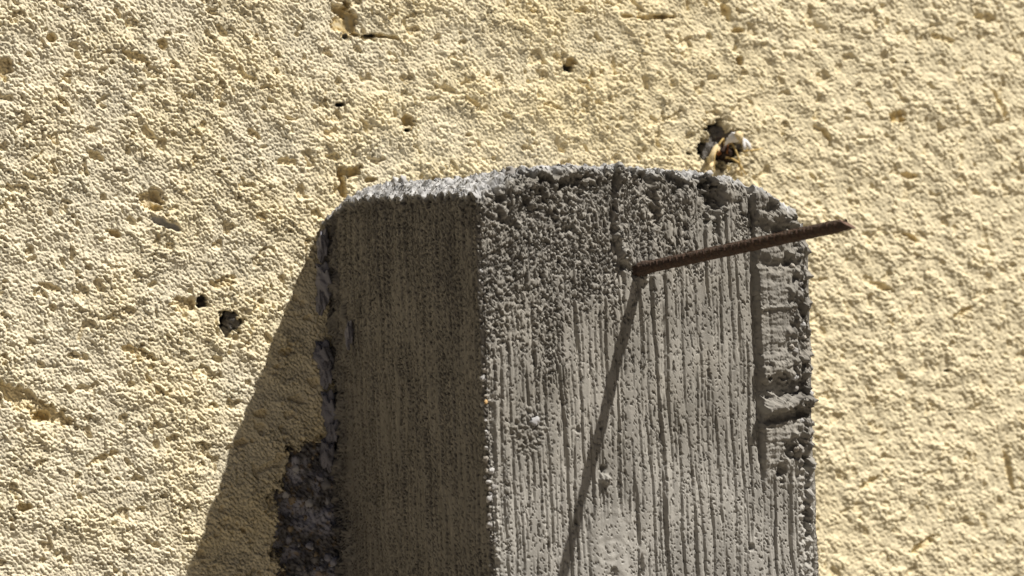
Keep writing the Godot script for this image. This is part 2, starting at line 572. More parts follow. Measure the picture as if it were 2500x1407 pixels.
	for k in 46:
		var at := Vector2(rng.randf_range(-0.242, -0.195), rng.randf_range(-0.28, -0.135))
		if inside(at.x, at.y) < 0.004:
			continue
		var size := lerpf(0.0014, 0.0058, pow(rng.randf(), 2.2))
		var bit := put("stone", grit, grit_looks[rng.randi() % 4], wall)
		bit.position = Vector3(at.x, at.y, -0.0052 + 0.0060 * rough.get_noise_2d(at.x * 22.0, at.y * 22.0) + size * 0.15)
		bit.scale = Vector3(size, size * rng.randf_range(0.7, 1.3), size * 0.8)
		bit.rotation.z = rng.randf() * TAU

	# dark stones that show in the two larger holes
	var stone := stone_mesh(4, 0.5, 22, 14)
	var stone_look := look(Color(0.16, 0.15, 0.14))
	sand_relief(8, 0.05, 0.15, 6.0, stone_look)
	for s in [
		[Vector3(-0.28534, -0.01262, -0.00600), Vector3(0.0075, 0.0085, 0.006), 20.0], [Vector3(-0.28946, -0.02237, -0.00950), Vector3(0.008, 0.006, 0.005), -25.0],
		[Vector3(0.24546, 0.14422, -0.01200), Vector3(0.012, 0.011, 0.008), 40.0], [Vector3(0.23370, 0.12828, -0.01300), Vector3(0.009, 0.015, 0.008), -20.0], [Vector3(0.26829, 0.13262, -0.01200), Vector3(0.006, 0.006, 0.006), 10.0],
	]:
		var st := put("stone", stone, stone_look, wall)
		st.position = s[0]
		st.scale = s[1]
		st.rotation_degrees.z = s[2]


# ---------------------------------------------------------------- concrete post

const WALL_LINE := [Vector2(-0.1902, 0.0724), Vector2(-0.1664, 0.0918), Vector2(-0.1326, 0.0960), Vector2(-0.0688, 0.0965), Vector2(-0.0164, 0.1040), Vector2(0.03, 0.110), Vector2(0.08, 0.092), Vector2(0.1219, 0.05)]
const FRONT_LINE := [Vector2(-0.1902, 0.0926), Vector2(-0.1688, 0.1000), Vector2(-0.1466, 0.1110), Vector2(-0.1022, 0.1142), Vector2(-0.0646, 0.1122), Vector2(-0.0303, 0.1069), Vector2(0.0123, 0.1013), Vector2(0.0518, 0.0957), Vector2(0.0836, 0.0823), Vector2(0.1113, 0.0619), Vector2(0.1219, 0.0369)]
const LEFT_LINE := [Vector2(0.0, 0.0724), Vector2(0.0293, 0.0853), Vector2(0.0726, 0.093), Vector2(0.1431, 0.0949), Vector2(0.2092, 0.0953), Vector2(0.2968, 0.0945), Vector2(0.348, 0.0926)]

# bumps and dents of the front: centre, half width, half height, height in mm, raggedness
const DENTS := [
	[Vector2(-0.0862, -0.1371), 0.0034, 0.0041, -6.0, 0.30],
	[Vector2(-0.0851, -0.1454), 0.0057, 0.0048, 5.0, 0.30],
	[Vector2(-0.1344, 0.0243), 0.0034, 0.0024, -5.0, 0.30],
	[Vector2(0.0290, 0.0759), 0.0114, 0.0211, -8.0, 0.70],
	[Vector2(0.0238, 0.0916), 0.0137, 0.0082, -8.0, 0.60],
	[Vector2(-0.1339, 0.0887), 0.0099, 0.0109, -5.0, 0.70],
	[Vector2(-0.1396, 0.1069), 0.0137, 0.0082, -7.0, 0.60],
	[Vector2(-0.0949, 0.1106), 0.0099, 0.0068, 6.0, 0.50],
	[Vector2(-0.0938, 0.0945), 0.0152, 0.0088, -4.0, 0.70],
	[Vector2(-0.0604, 0.1033), 0.0068, 0.0054, 4.0, 0.60],
	[Vector2(-0.0419, 0.1060), 0.0152, 0.0061, 3.0, 0.60],
	[Vector2(-0.0307, 0.0988), 0.0114, 0.0034, -4.0, 0.50],
	[Vector2(-0.0623, 0.0544), 0.0046, 0.0061, 4.0, 0.50],
	[Vector2(-0.0596, 0.0391), 0.0053, 0.0075, 5.0, 0.50],
	[Vector2(-0.0590, 0.0289), 0.0076, 0.0048, -4.0, 0.40],
	[Vector2(-0.0488, 0.0243), 0.0084, 0.0082, -4.0, 0.50],
	[Vector2(-0.0391, 0.0190), 0.0076, 0.0048, 3.0, 0.40],
	[Vector2(0.0831, 0.0718), 0.0099, 0.0075, -7.0, 0.50],
	[Vector2(0.0904, 0.0523), 0.0114, 0.0048, -6.0, 0.50],
	[Vector2(0.0518, -0.2161), 0.0030, 0.0041, -5.0, 0.40],
	[Vector2(-0.1087, -0.1027), 0.0023, 0.0027, -3.0, 0.40],
	[Vector2(-0.1531, 0.0935), 0.0076, 0.0041, 3.0, 0.60],
	[Vector2(-0.1228, 0.0723), 0.0084, 0.0054, -4.0, 0.60],
	[Vector2(-0.1103, 0.0617), 0.0068, 0.0041, -4.0, 0.60],
	[Vector2(0.0922, -0.1356), 0.0084, 0.0102, -7.0, 0.50],
	[Vector2(0.0831, -0.1542), 0.0046, 0.0116, -6.0, 0.60],
	[Vector2(0.1100, -0.1992), 0.0053, 0.0170, -8.0, 0.60],
	[Vector2(0.1129, -0.1800), 0.0038, 0.0068, 4.0, 0.50],
	[Vector2(0.1081, -0.1494), 0.0046, 0.0082, -7.0, 0.50],
	[Vector2(-0.0559, -0.1926), 0.0015, 0.0136, -3.0, 0.30],
	[Vector2(-0.0541, -0.2202), 0.0019, 0.0136, -3.5, 0.30],
	[Vector2(-0.0811, -0.2240), 0.0053, 0.0054, -3.0, 0.40],
]


func top_height(x: float, z: float) -> float:
	x = clampf(x, POST_LEFT, POST_RIGHT)
	z = clampf(z, 0.0, DEPTH)
	var s := z / DEPTH
	var t := (x - POST_LEFT) / (POST_RIGHT - POST_LEFT)
	var across := lerpf(along(WALL_LINE, x), along(FRONT_LINE, x), pow(s, 2.5))
	var left := along(LEFT_LINE, z) - lerpf(0.0724, 0.0926, pow(s, 2.5))
	return across + left * pow(1.0 - t, 6.0)


func top_noise(x: float, z: float) -> float:
	return 0.0042 * rough.get_noise_2d(x * 38.0, z * 38.0) + 0.0028 * rough.get_noise_2d(x * 105.0, z * 105.0) + 0.0008 * rough.get_noise_2d(x * 400.0, z * 400.0)


var seam: Array = [Vector2(-0.0619, 0.1050), Vector2(-0.0656, 0.0900), Vector2(-0.0675, 0.0665), Vector2(-0.0664, 0.0495), Vector2(-0.0607, 0.0324)]


# Relief of the front face and how light its skin is, at x, y.
func front_relief(x: float, y: float, rim: float) -> Vector2:
	var below := rim - y
	var big := soft.get_noise_2d(x * 12.0, y * 9.0)
	var wander := 0.0016 * soft.get_noise_2d(x * 25.0, y * 7.0 + 9.0) + 0.0004 * soft.get_noise_2d(x * 90.0, y * 45.0)
	# worn skin: strong at the top and the left, weak below
	var worn := smoothstep(-0.055, 0.080, y - 0.58 * (x + 0.055) + 0.04 * big) 
	worn = clampf(worn + 0.25 * soft_b.get_noise_2d(x * 30.0, y * 22.0), 0.0, 1.0)
	var knot := 1.0 - smoothstep(0.5, 1.25, Vector2((x - -0.0793) / 0.026, (y - -0.2020) / 0.036).length())
	# grooves that the boards of the mould left
	var xx := x + wander
	var g1 := soft.get_noise_2d(xx * 105.0, y * 3.0)
	var g2 := soft_b.get_noise_2d(xx * 210.0, y * 5.0 + 31.0)
	var broken := 0.5 + 0.5 * soft.get_noise_2d(x * 60.0 + 11.0, y * 32.0)
	var groove := smoothstep(0.50, 0.63, g1) * 0.0019 + smoothstep(0.52, 0.66, g2) * 0.0014
	groove *= lerpf(0.55 + 0.75 * broken, 0.9, 1.0 - worn) * (1.0 - knot) * (1.0 - 0.75 * worn * worn)
	var z := -groove + 0.0006 * soft_b.get_noise_2d(xx * 70.0, y * 2.0) + 0.0008 * big
	# pores and lost flakes of the skin
	var pore := spots.get_noise_2d(x * 330.0, y * lerpf(150.0, 280.0, worn))
	var sheet := spots.get_noise_2d(x * 130.0 + 7.0, y * lerpf(55.0, 105.0, worn))
	var level := lerpf(0.62, -0.22, worn) + 0.30 * knot
	var gone := smoothstep(level, level + 0.11, 0.62 * pore + 0.62 * sheet - 0.1 * g1 + 0.08 * smoothstep(0.2, 0.5, g1))
	var g := grain.get_noise_2d(x * 400.0, y * 380.0) + 1.0
	var crumbs := (0.0005 + 0.0013 * worn) * maxf(1.0 - 1.8 * g * g, -0.3) + 0.0020 * worn * rough.get_noise_2d(x * 110.0, y * 120.0) + (0.0003 + 0.0005 * worn) * rough.get_noise_2d(x * 460.0, y * 460.0)
	z += gone * (-0.0016 - 0.0014 * worn + crumbs)
	z += (1.0 - gone) * 0.00009 * rough.get_noise_2d(x * 500.0, y * 300.0)
	# pinholes
	z -= 0.0013 * smoothstep(0.80, 0.88, soft_b.get_noise_2d(x * 230.0 + 50.0, y * 190.0))
	if knot > 0.0:
		var kx := (x - -0.0795) / 0.024
		var ky := (y - -0.2054) / 0.030
		z += knot * 0.00028 * sin(13.0 * sqrt(kx * kx + ky * ky) + 2.0 * soft.get_noise_2d(x * 60.0, y * 60.0))
	var light := 1.0 - gone
	# broken top edge
	var near_top := 1.0 - smoothstep(0.0, 0.046, below + 0.02 * soft.get_noise_2d(x * 30.0, 4.0))
	if near_top > 0.0:
		var chip := smoothstep(0.02, 0.40, rough.get_noise_2d(x * 34.0 + 3.0, y * 34.0))
		z -= near_top * 0.0085 * chip
		z += near_top * 0.0028 * rough.get_noise_2d(x * 90.0, y * 90.0)
		z -= 0.0045 * pow(1.0 - smoothstep(0.0, 0.010, below), 2.0)
		light *= 1.0 - 0.4 * chip * near_top
	# a seam that runs down from the top, its right lip higher
	if y > seam[-1].y - 0.03:
		var sx := along_y(seam, y) + 0.0012 * rough.get_noise_2d(y * 90.0, 3.0)
		var off := x - sx
		var fade := smoothstep(seam[-1].y - 0.03, seam[-1].y + 0.01, y)
		if absf(off) < 0.03:
			if off > 0.0:
				z += fade * 0.0030 * smoothstep(0.0, 0.0016, off) * (1.0 - smoothstep(0.004, 0.022, off))
			else:
				z -= fade * 0.0016 * (1.0 - smoothstep(0.0, 0.005, -off))
	# a low ridge below the bar
	var ridge := x - (-0.0340 + (y - 0.0105) * -0.02 + 0.0008 * soft.get_noise_2d(y * 40.0, 8.0))
	if absf(ridge) < 0.012 and y < 0.0200:
		if ridge > 0.0:
			z += 0.0017 * smoothstep(0.0, 0.0012, ridge) * (1.0 - smoothstep(0.001, 0.010, ridge))
		else:
			z -= 0.0008 * (1.0 - smoothstep(0.0, 0.003, -ridge))
	# the rough patch low on the left
	var pr := Vector2((x - -0.1532) / 0.0165, (y - -0.0996) / 0.0175).length() + 0.5 * rough.get_noise_2d(x * 80.0, y * 80.0)
	var pk := 1.0 - smoothstep(0.8, 1.05, pr)
	if pk > 0.0:
		z = lerpf(z, -0.0016 + 0.0030 * maxf(1.0 - 1.8 * g * g, -0.3) * 0.6 + 0.002 * rough.get_noise_2d(x * 190.0, y * 190.0), pk)
		light *= 1.0 - 0.5 * pk
	# the strip on the right stands proud
	var edge := STRIP_X + 0.0010 * soft.get_noise_2d(y * 45.0, 2.0) + 0.0005 * rough.get_noise_2d(y * 260.0, 6.0)
	var low_y := -0.1312
	var tall := smoothstep(low_y - 0.045, low_y + 0.004, y + 0.012 * rough.get_noise_2d(x * 60.0, y * 50.0)) 
	if x > edge - 0.012:
		var sk := smoothstep(edge - 0.0004, edge + 0.0016, x) * tall
		if x < edge:
			z -= 0.0018 * smoothstep(edge - 0.006, edge - 0.001, x) * tall
		if sk > 0.0:
			var bands := rough.get_noise_2d(x * 9.0, y * 75.0)
			var s := 0.0050 + 0.0008 * bands + 0.0005 * rough.get_noise_2d(x * 40.0, y * 160.0)
			for f in BANDS:
				var dy: float = (y - f.x - 0.25 * (x - STRIP_X) * f.w + 0.0035 * rough.get_noise_2d(x * 45.0, y * 20.0)) / f.y
				if absf(dy) < 1.6:
					s += 0.001 * f.z * (1.0 - smoothstep(0.45, 1.0, absf(dy) + 0.6 * rough.get_noise_2d(x * 80.0, y * 80.0)))
			var crumble := smoothstep(0.029, 0.037, x - STRIP_X + 0.012 * rough.get_noise_2d(x * 45.0, y * 45.0))
			var cg := coarse_grain.get_noise_2d(x * 190.0, y * 190.0) + 1.0
			s += crumble * (-0.002 + 0.0022 * (1.0 - 1.6 * cg * cg) + 0.0065 * rough.get_noise_2d(x * 55.0, y * 55.0))
			s += (1.0 - crumble) * 0.0006 * smoothstep(0.0, 0.5, rough.get_noise_2d(x * 60.0, y * 330.0))
			z = lerpf(z, z * 0.35 + s, sk)
			light = lerpf(light, 0.6 - 0.4 * crumble, sk)
	# chipped arrises
	var lx := x - POST_LEFT
	if lx < 0.012:
		z -= (0.003 + 0.003 * rough.get_noise_2d(y * 85.0, 9.0)) * (1.0 - smoothstep(0.0, 0.006 + 0.006 * rough.get_noise_2d(y * 60.0, 1.0), lx))
		z += 0.0016 * rough.get_noise_2d(x * 260.0, y * 260.0) * (1.0 - smoothstep(0.004, 0.012, lx))
	var rx := POST_RIGHT - x
	if rx < 0.022:
		z -= (0.004 + 0.006 * maxf(0.0, rough.get_noise_2d(y * 40.0, 17.0))) * (1.0 - smoothstep(0.0, 0.014 + 0.012 * rough.get_noise_2d(y * 50.0, 4.0), rx))
		z += 0.0025 * rough.get_noise_2d(x * 110.0, y * 110.0)
	return Vector2(z, light)


const BANDS := [Vector4(0.0240, 0.0063, -3.5, 0.0), Vector4(-0.0152, 0.0021, 2.4, 0.3), Vector4(0.0030, 0.0106, 1.0, 0.0), Vector4(-0.0495, 0.0049, -1.5, 0.3), Vector4(-0.0653, 0.0077, 2.5, -0.4), Vector4(-0.0828, 0.0106, -7.5, 0.0), Vector4(-0.0997, 0.0049, 9.0, 0.3), Vector4(-0.1105, 0.0039, -4.5, 0.2), Vector4(-0.1204, 0.0070, 1.5, 0.0), Vector4(0.0519, 0.0106, -4.0, 0.0)]  # across the strip: height, half height, relief in mm, slope


func along_y(points: Array, y: float) -> float:  # x of a line that runs down through points
	if y >= points[0].y:
		return points[0].x
	for i in range(1, points.size()):
		if y >= points[i].y:
			return lerpf(points[i - 1].x, points[i].x, (y - points[i - 1].y) / (points[i].y - points[i - 1].y))
	return points[-1].x


func side_relief(z: float, y: float, rim: float) -> Vector2:
	var below := rim - y
	var worn := clampf(0.40 + 0.5 * smoothstep(-0.06, 0.09, y) + 0.4 * soft.get_noise_2d(z * 14.0, y * 9.0), 0.0, 1.0)
	var g1 := soft.get_noise_2d(z * 90.0, y * 3.0 + 60.0)
	var h := -0.0008 * smoothstep(0.25, 0.65, g1) - 0.0005 * smoothstep(0.2, 0.7, soft_b.get_noise_2d(z * 190.0, y * 5.0))
	var pore := spots.get_noise_2d(z * 260.0, y * 300.0 + 5.0)
	var gone := smoothstep(lerpf(0.60, 0.22, worn), lerpf(0.72, 0.36, worn), pore + 0.2 * g1)
	h -= gone * 0.0026
	h += 0.0004 * rough.get_noise_2d(z * 300.0, y * 300.0) + 0.001 * soft.get_noise_2d(z * 12.0, y * 12.0)
	if below < 0.03:
		var k := 1.0 - smoothstep(0.0, 0.03, below)
		h += k * (0.004 * rough.get_noise_2d(z * 55.0, y * 55.0) - 0.003 * maxf(0.0, rough.get_noise_2d(z * 30.0, 5.0)))
	# ragged mortar towards the wall
	if z < 0.05:
		var k := 1.0 - smoothstep(0.012, 0.045, z + 0.014 * rough.get_noise_2d(z * 40.0, y * 22.0))
		h += k * (0.0035 + 0.007 * rough.get_noise_2d(z * 30.0, y * 26.0) + 0.003 * rough.get_noise_2d(z * 110.0, y * 110.0))
	var fz := DEPTH - z
	if fz < 0.012:
		h -= 0.0022 * (1.0 - smoothstep(0.0, 0.006 + 0.004 * rough.get_noise_2d(y * 60.0, 1.0), fz))
	return Vector2(h, 1.0 - gone)


func build_post() -> void:
	# outline of the section, from the wall round to the wall
	var base: Array[Vector2] = []   # x, z
	var face: Array[Vector2] = []   # outward
	var z := -0.03
	while z < DEPTH - 0.004:
		base.append(Vector2(POST_LEFT, z)); face.append(Vector2(-1, 0))
		z += 0.0014
	for k in range(1, 6):
		var a := PI / 2 * k / 6.0
		base.append(Vector2(POST_LEFT + 0.004 - 0.004 * cos(a), DEPTH - 0.004 + 0.004 * sin(a))); face.append(Vector2(-cos(a), sin(a)))
	var front_from := base.size()
	var x := POST_LEFT + 0.004
	while x < POST_RIGHT - 0.006:
		base.append(Vector2(x, DEPTH)); face.append(Vector2(0, 1))
		x += 0.00078
	for k in range(1, 8):
		var a := PI / 2 * k / 8.0
		base.append(Vector2(POST_RIGHT - 0.006 + 0.006 * sin(a), DEPTH - 0.006 + 0.006 * cos(a))); face.append(Vector2(sin(a), cos(a)))
	var front_to := base.size()
	z = DEPTH - 0.006
	while z > -0.03:
		base.append(Vector2(POST_RIGHT, z)); face.append(Vector2(1, 0))
		z -= 0.0060
	var nu := base.size()
	var down := lines(-0.30, 0.0, 0.3, GROUND_Y - 0.03, 0.0, 1.0)
	var rows: Array[float] = []      # share of the way from the bottom to the rim
	var bottom := GROUND_Y - 0.03
	var dense := -0.285
	for k in 60:
		rows.append(lerpf(0.0, 1.0, 1.0 - pow(1.0 - k / 60.0, 2.2)) * (dense - bottom))
	var n_low := rows.size()
	var n_high := 430
	var n_top := 110
	var nv := n_low + n_high + 1 + n_top
	var p := PackedVector3Array()
	p.resize(nu * nv)
	var c := PackedColorArray()
	c.resize(nu * nv)
	var strip_u := front_from
	for i in nu:
		var b := base[i]
		var f := face[i]
		if b.x < STRIP_X - 0.002 and i >= front_from and i < front_to:
			strip_u = i
		var wf := f.y * f.y
		var rim := top_height(b.x, b.y) + top_noise(b.x, b.y)
		var r0 := relief(b, wf, rim, rim)
		var bx := b + f * r0.x
		rim = top_height(bx.x, bx.y) + top_noise(bx.x, bx.y)
		for j in n_low + n_high + 1:
			var y := bottom + rows[j] if j < n_low else lerpf(dense, rim, float(j - n_low) / n_high)
			var r := relief(b, wf, y, rim)
			var q := b + f * r.x
			p[j * nu + i] = Vector3(q.x, y, q.y)
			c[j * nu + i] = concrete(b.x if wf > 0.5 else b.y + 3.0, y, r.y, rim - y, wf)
		var last := p[(n_low + n_high) * nu + i]
		# the broken top, from the rim in to the wall
		var w := POST_RIGHT - POST_LEFT
		var goal: Vector2
		if i < front_from:
			goal = Vector2(POST_LEFT + 0.3 * w * clampf(b.y / DEPTH, 0.0, 1.0), -0.03)
		elif i < front_to:
			goal = Vector2(POST_LEFT + 0.3 * w + (b.x - POST_LEFT) * 0.4, -0.03)
		else:
			goal = Vector2(POST_RIGHT - 0.3 * w * clampf(b.y / DEPTH, 0.0, 1.0), -0.03)
		for k in range(1, n_top + 1):
			var s := pow(float(k) / n_top, 1.25)
			var q := Vector2(last.x, last.z).lerp(goal, s)
			var y := top_height(q.x, q.y) + top_noise(q.x, q.y)
			var j := n_low + n_high + k
			p[j * nu + i] = Vector3(q.x, y, q.y)
			var v := 0.45 + 0.16 * rough.get_noise_2d(q.x * 80.0, q.y * 80.0) + 0.06 * soft.get_noise_2d(q.x * 400.0, q.y * 400.0)
			v *= lerpf(0.55, 1.0, smoothstep(-0.25, 0.2, rough.get_noise_2d(q.x * 50.0 + 8.0, q.y * 50.0)))
			c[j * nu + i] = Color(v, v * 0.995, v * 1.0)
	for d in DENTS:
		var at: Vector2 = d[0]
		for i in range(front_from, front_to):
			if absf(base[i].x - at.x) > d[1] * 1.6:
				continue
			for j in range(n_low, n_low + n_high + 1):
				var k := j * nu + i
				var y := p[k].y
				if absf(y - at.y) > d[2] * 1.6:
					continue
				var r: float = Vector2((base[i].x - at.x) / d[1], (y - at.y) / d[2]).length() + d[4] * rough.get_noise_2d(base[i].x * 110.0, y * 110.0)
				var s := 1.0 - smoothstep(0.35, 1.0, r)
				if s > 0.0:
					p[k].z += s * d[3] * 0.001 + s * 0.0012 * absf(d[4]) * rough.get_noise_2d(base[i].x * 260.0, y * 260.0) * 3.0
	var n := grid_normals(p, nu, nv)
	var post := Node3D.new()
	post.name = "concrete_post"
	add_child(post)
	tag(post, "grey board-marked concrete post with a broken top, against the yellow wall", "post")
	var m := look(Color.WHITE, 0.95, true)
	sand_relief(17, 0.12, 0.012, 5.0, m)
	var j_rim := n_low + n_high
	var strip_low := n_low
	while p[strip_low * nu + strip_u].y < -0.1645:
		strip_low += 1
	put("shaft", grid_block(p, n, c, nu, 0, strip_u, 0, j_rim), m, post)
	put("shaft", grid_block(p, n, c, nu, strip_u, nu - 1, 0, strip_low), m, post)
	var strip := put("raised_strip", grid_block(p, n, c, nu, strip_u, nu - 1, strip_low, j_rim), m, post)
	tag(strip, "raised crumbling strip along the right edge of the front")
	var top := put("broken_top", grid_block(p, n, c, nu, 0, nu - 1, j_rim, nv - 1), m, post)
	tag(top, "pale broken top of the post")

	# pebbles along the arrises
	var kinds: Array[ArrayMesh] = []
	for k in 5:
		kinds.append(stone_mesh(40 + k, 0.55))
	var tones := [look(Color(0.42, 0.41, 0.40)), look(Color(0.30, 0.285, 0.27)), look(Color(0.50, 0.49, 0.48)), look(Color(0.36, 0.33, 0.29))]
	var tan_look := look(Color(0.50, 0.33, 0.16))
	for k in 84:
		var y := lerpf(-0.0139, -0.30, 0.62 * rng.randf() + 0.38 * clampf(0.5 + 1.4 * soft.get_noise_1d(k * 2.7), 0.0, 1.0)) if k < 68 else rng.randf_range(-0.0132, 0.08)
		var r := lerpf(0.0007, 0.0030, pow(rng.randf(), 1.8)) * (1.0 if k < 68 else 0.7)
		if rng.randf() < 0.10:
			r *= 1.35
		var o := put("pebble", kinds[k % 5], tan_look if k == 48 else tones[rng.randi() % 4], post)
		var out := rng.randf()
		o.position = Vector3(POST_LEFT + 0.0005 + 0.0065 * out * rng.randf(), y, DEPTH - 0.0035 - 0.006 * rng.randf() * (1.0 - out) + 0.001 * out)
		o.rotation = Vector3(rng.randf() * TAU, rng.randf() * TAU, rng.randf() * TAU)
		o.scale = Vector3(r, r * rng.randf_range(0.7, 1.2), r * rng.randf_range(0.7, 1.1))
	for k in 42:
		var y := rng.randf_range(-0.1390, 0.0299)
		var r := rng.randf_range(0.0010, 0.0030)
		var o := put("pebble", kinds[k % 5], tones[[0, 1, 1, 3][rng.randi() % 4]], post)
		var inx := 0.024 * pow(rng.randf(), 1.3)
		o.position = Vector3(POST_RIGHT - 0.001 - inx, y, DEPTH + lerpf(-0.006, 0.0035, clampf(inx / 0.014, 0.0, 1.0)))
		o.rotation = Vector3(rng.randf() * TAU, rng.randf() * TAU, rng.randf() * TAU)
		o.scale = Vector3(r, r * rng.randf_range(0.7, 1.2), r * rng.randf_range(0.7, 1.1))
	# chips left on the top
	var chip := stone_mesh(61, 0.7, 9, 6)
	for q in [[Vector2(-0.1500, 0.3300), 0.0048, 1], [Vector2(-0.1660, 0.3000), 0.0022, 0], [Vector2(-0.1720, 0.2200), 0.0025, 0], [Vector2(-0.1580, 0.1000), 0.0055, 2], [Vector2(-0.1630, 0.1300), 0.0040, 0], [Vector2(-0.1500, 0.1050), 0.0030, 1], [Vector2(-0.1400, 0.1600), 0.0040, 2], [Vector2(-0.1200, 0.2000), 0.0028, 1], [Vector2(-0.1760, 0.0600), 0.0025, 0], [Vector2(-0.1300, 0.2800), 0.0035, 0], [Vector2(-0.1000, 0.3350), 0.0030, 1], [Vector2(-0.0500, 0.3380), 0.0025, 3], [Vector2(0.0800, 0.3300), 0.0040, 0], [Vector2(0.1000, 0.3350), 0.0030, 2], [Vector2(0.0300, 0.3380), 0.0028, 0], [Vector2(-0.1850, 0.3100), 0.0022, 0], [Vector2(-0.1800, 0.2800), 0.0020, 2]]:
		var o := put("stone_chip", chip, tones[q[2]], post)
		var qx: float = q[0].x
		var qz: float = q[0].y
		o.position = Vector3(qx, top_height(qx, qz) + top_noise(qx, qz) + q[1] * 0.35, qz)
		o.scale = Vector3(q[1], q[1] * 1.05, q[1] * 0.9)
		o.rotation = Vector3(0.3, qx * 90.0, qx * 40.0)
	# the pale flake in the rough patch, and the mortar squeezed out beside the wall
	var flake := put("flake", stone_mesh(67, 0.5, 12, 8), look(Color(0.42, 0.415, 0.42)), post)
	flake.position = Vector3(-0.14720, -0.09206, 0.34850)
	flake.scale = Vector3(0.0040, 0.0032, 0.0016)
	flake.rotation_degrees.z = 20.0
	var blue := look(Color(0.23, 0.225, 0.255))
	sand_relief(29, 0.05, 0.06, 6.0, blue)
	var lump := stone_mesh(73, 0.42, 30, 20)
	for q in [[Vector3(-0.19853, 0.01696, 0.01200), Vector3(0.00600, 0.01700, 0.00900), 8.0], [Vector3(-0.20036, -0.00030, 0.00800), Vector3(0.00500, 0.01200, 0.00800), -10.0], [Vector3(-0.20064, -0.05306, 0.00600), Vector3(0.00900, 0.01400, 0.00800), 4.0], [Vector3(-0.19821, -0.06981, 0.00600), Vector3(0.00600, 0.01200, 0.00600), -10.0], [Vector3(-0.19678, -0.10660, 0.00600), Vector3(0.00700, 0.02000, 0.00800), 8.0], [Vector3(-0.19472, -0.12401, 0.00800), Vector3(0.00600, 0.01200, 0.00800), -14.0], [Vector3(-0.19285, -0.03082, 0.05500), Vector3(0.00350, 0.01200, 0.00400), -6.0], [Vector3(-0.19843, 0.05143, 0.01200), Vector3(0.00500, 0.01400, 0.00800), -8.0], [Vector3(-0.20006, -0.14524, 0.00300), Vector3(0.00900, 0.01600, 0.00700), 20.0]]:
		var o := put("mortar_lump", lump, blue, post)
		o.position = q[0]
		o.scale = q[1]
		o.rotation_degrees = Vector3(0, q[2] * 3.0, q[2])


func relief(b: Vector2, wf: float, y: float, rim: float) -> Vector2:
	if wf > 0.999:
		return front_relief(b.x, y, rim)
	if wf < 0.001:
		return side_relief(b.y, y, rim)
	return side_relief(b.y, y, rim).lerp(front_relief(b.x, y, rim), wf)


func concrete(a: float, y: float, skin: float, below: float, front: float) -> Color:
	var v := 1.0 + (0.07 + 0.05 * front) * soft.get_noise_2d(a * 16.0, y * 11.0) + 0.12 * rough.get_noise_2d(a * 90.0, y * 35.0) + 0.10 * rough.get_noise_2d(a * 420.0, y * 420.0)
	var col := Color(0.19, 0.177, 0.158).lerp(Color(0.305, 0.288, 0.258), skin)
	# brownish stain in bands
	var stain := smoothstep(0.0, 0.6, soft.get_noise_2d(a * 13.0 + 20.0, y * 19.0))
	col = col.lerp(Color(0.25, 0.228, 0.19), 0.22 * stain)
	col = col.lerp(Color(0.40, 0.388, 0.365), 0.5 * skin * smoothstep(-0.06, -0.22, y) * front)
	# shade painted into the side faces: darker overall, pores near black
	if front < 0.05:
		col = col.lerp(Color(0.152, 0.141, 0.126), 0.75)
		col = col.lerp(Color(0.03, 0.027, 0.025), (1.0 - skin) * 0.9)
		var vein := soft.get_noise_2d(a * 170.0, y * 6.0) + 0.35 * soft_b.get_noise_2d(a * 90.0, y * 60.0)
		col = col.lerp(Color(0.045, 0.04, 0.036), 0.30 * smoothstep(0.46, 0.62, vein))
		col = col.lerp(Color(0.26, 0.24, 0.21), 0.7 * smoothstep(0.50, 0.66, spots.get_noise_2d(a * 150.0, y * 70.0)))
	# fresh, pale breaks
	col = col.lerp(Color(0.40, 0.395, 0.385), (1.0 - smoothstep(0.0, 0.006, below)) * 0.9)
	return Color(col.r * v, col.g * v, col.b * v)


# ---------------------------------------------------------------- rusty bar

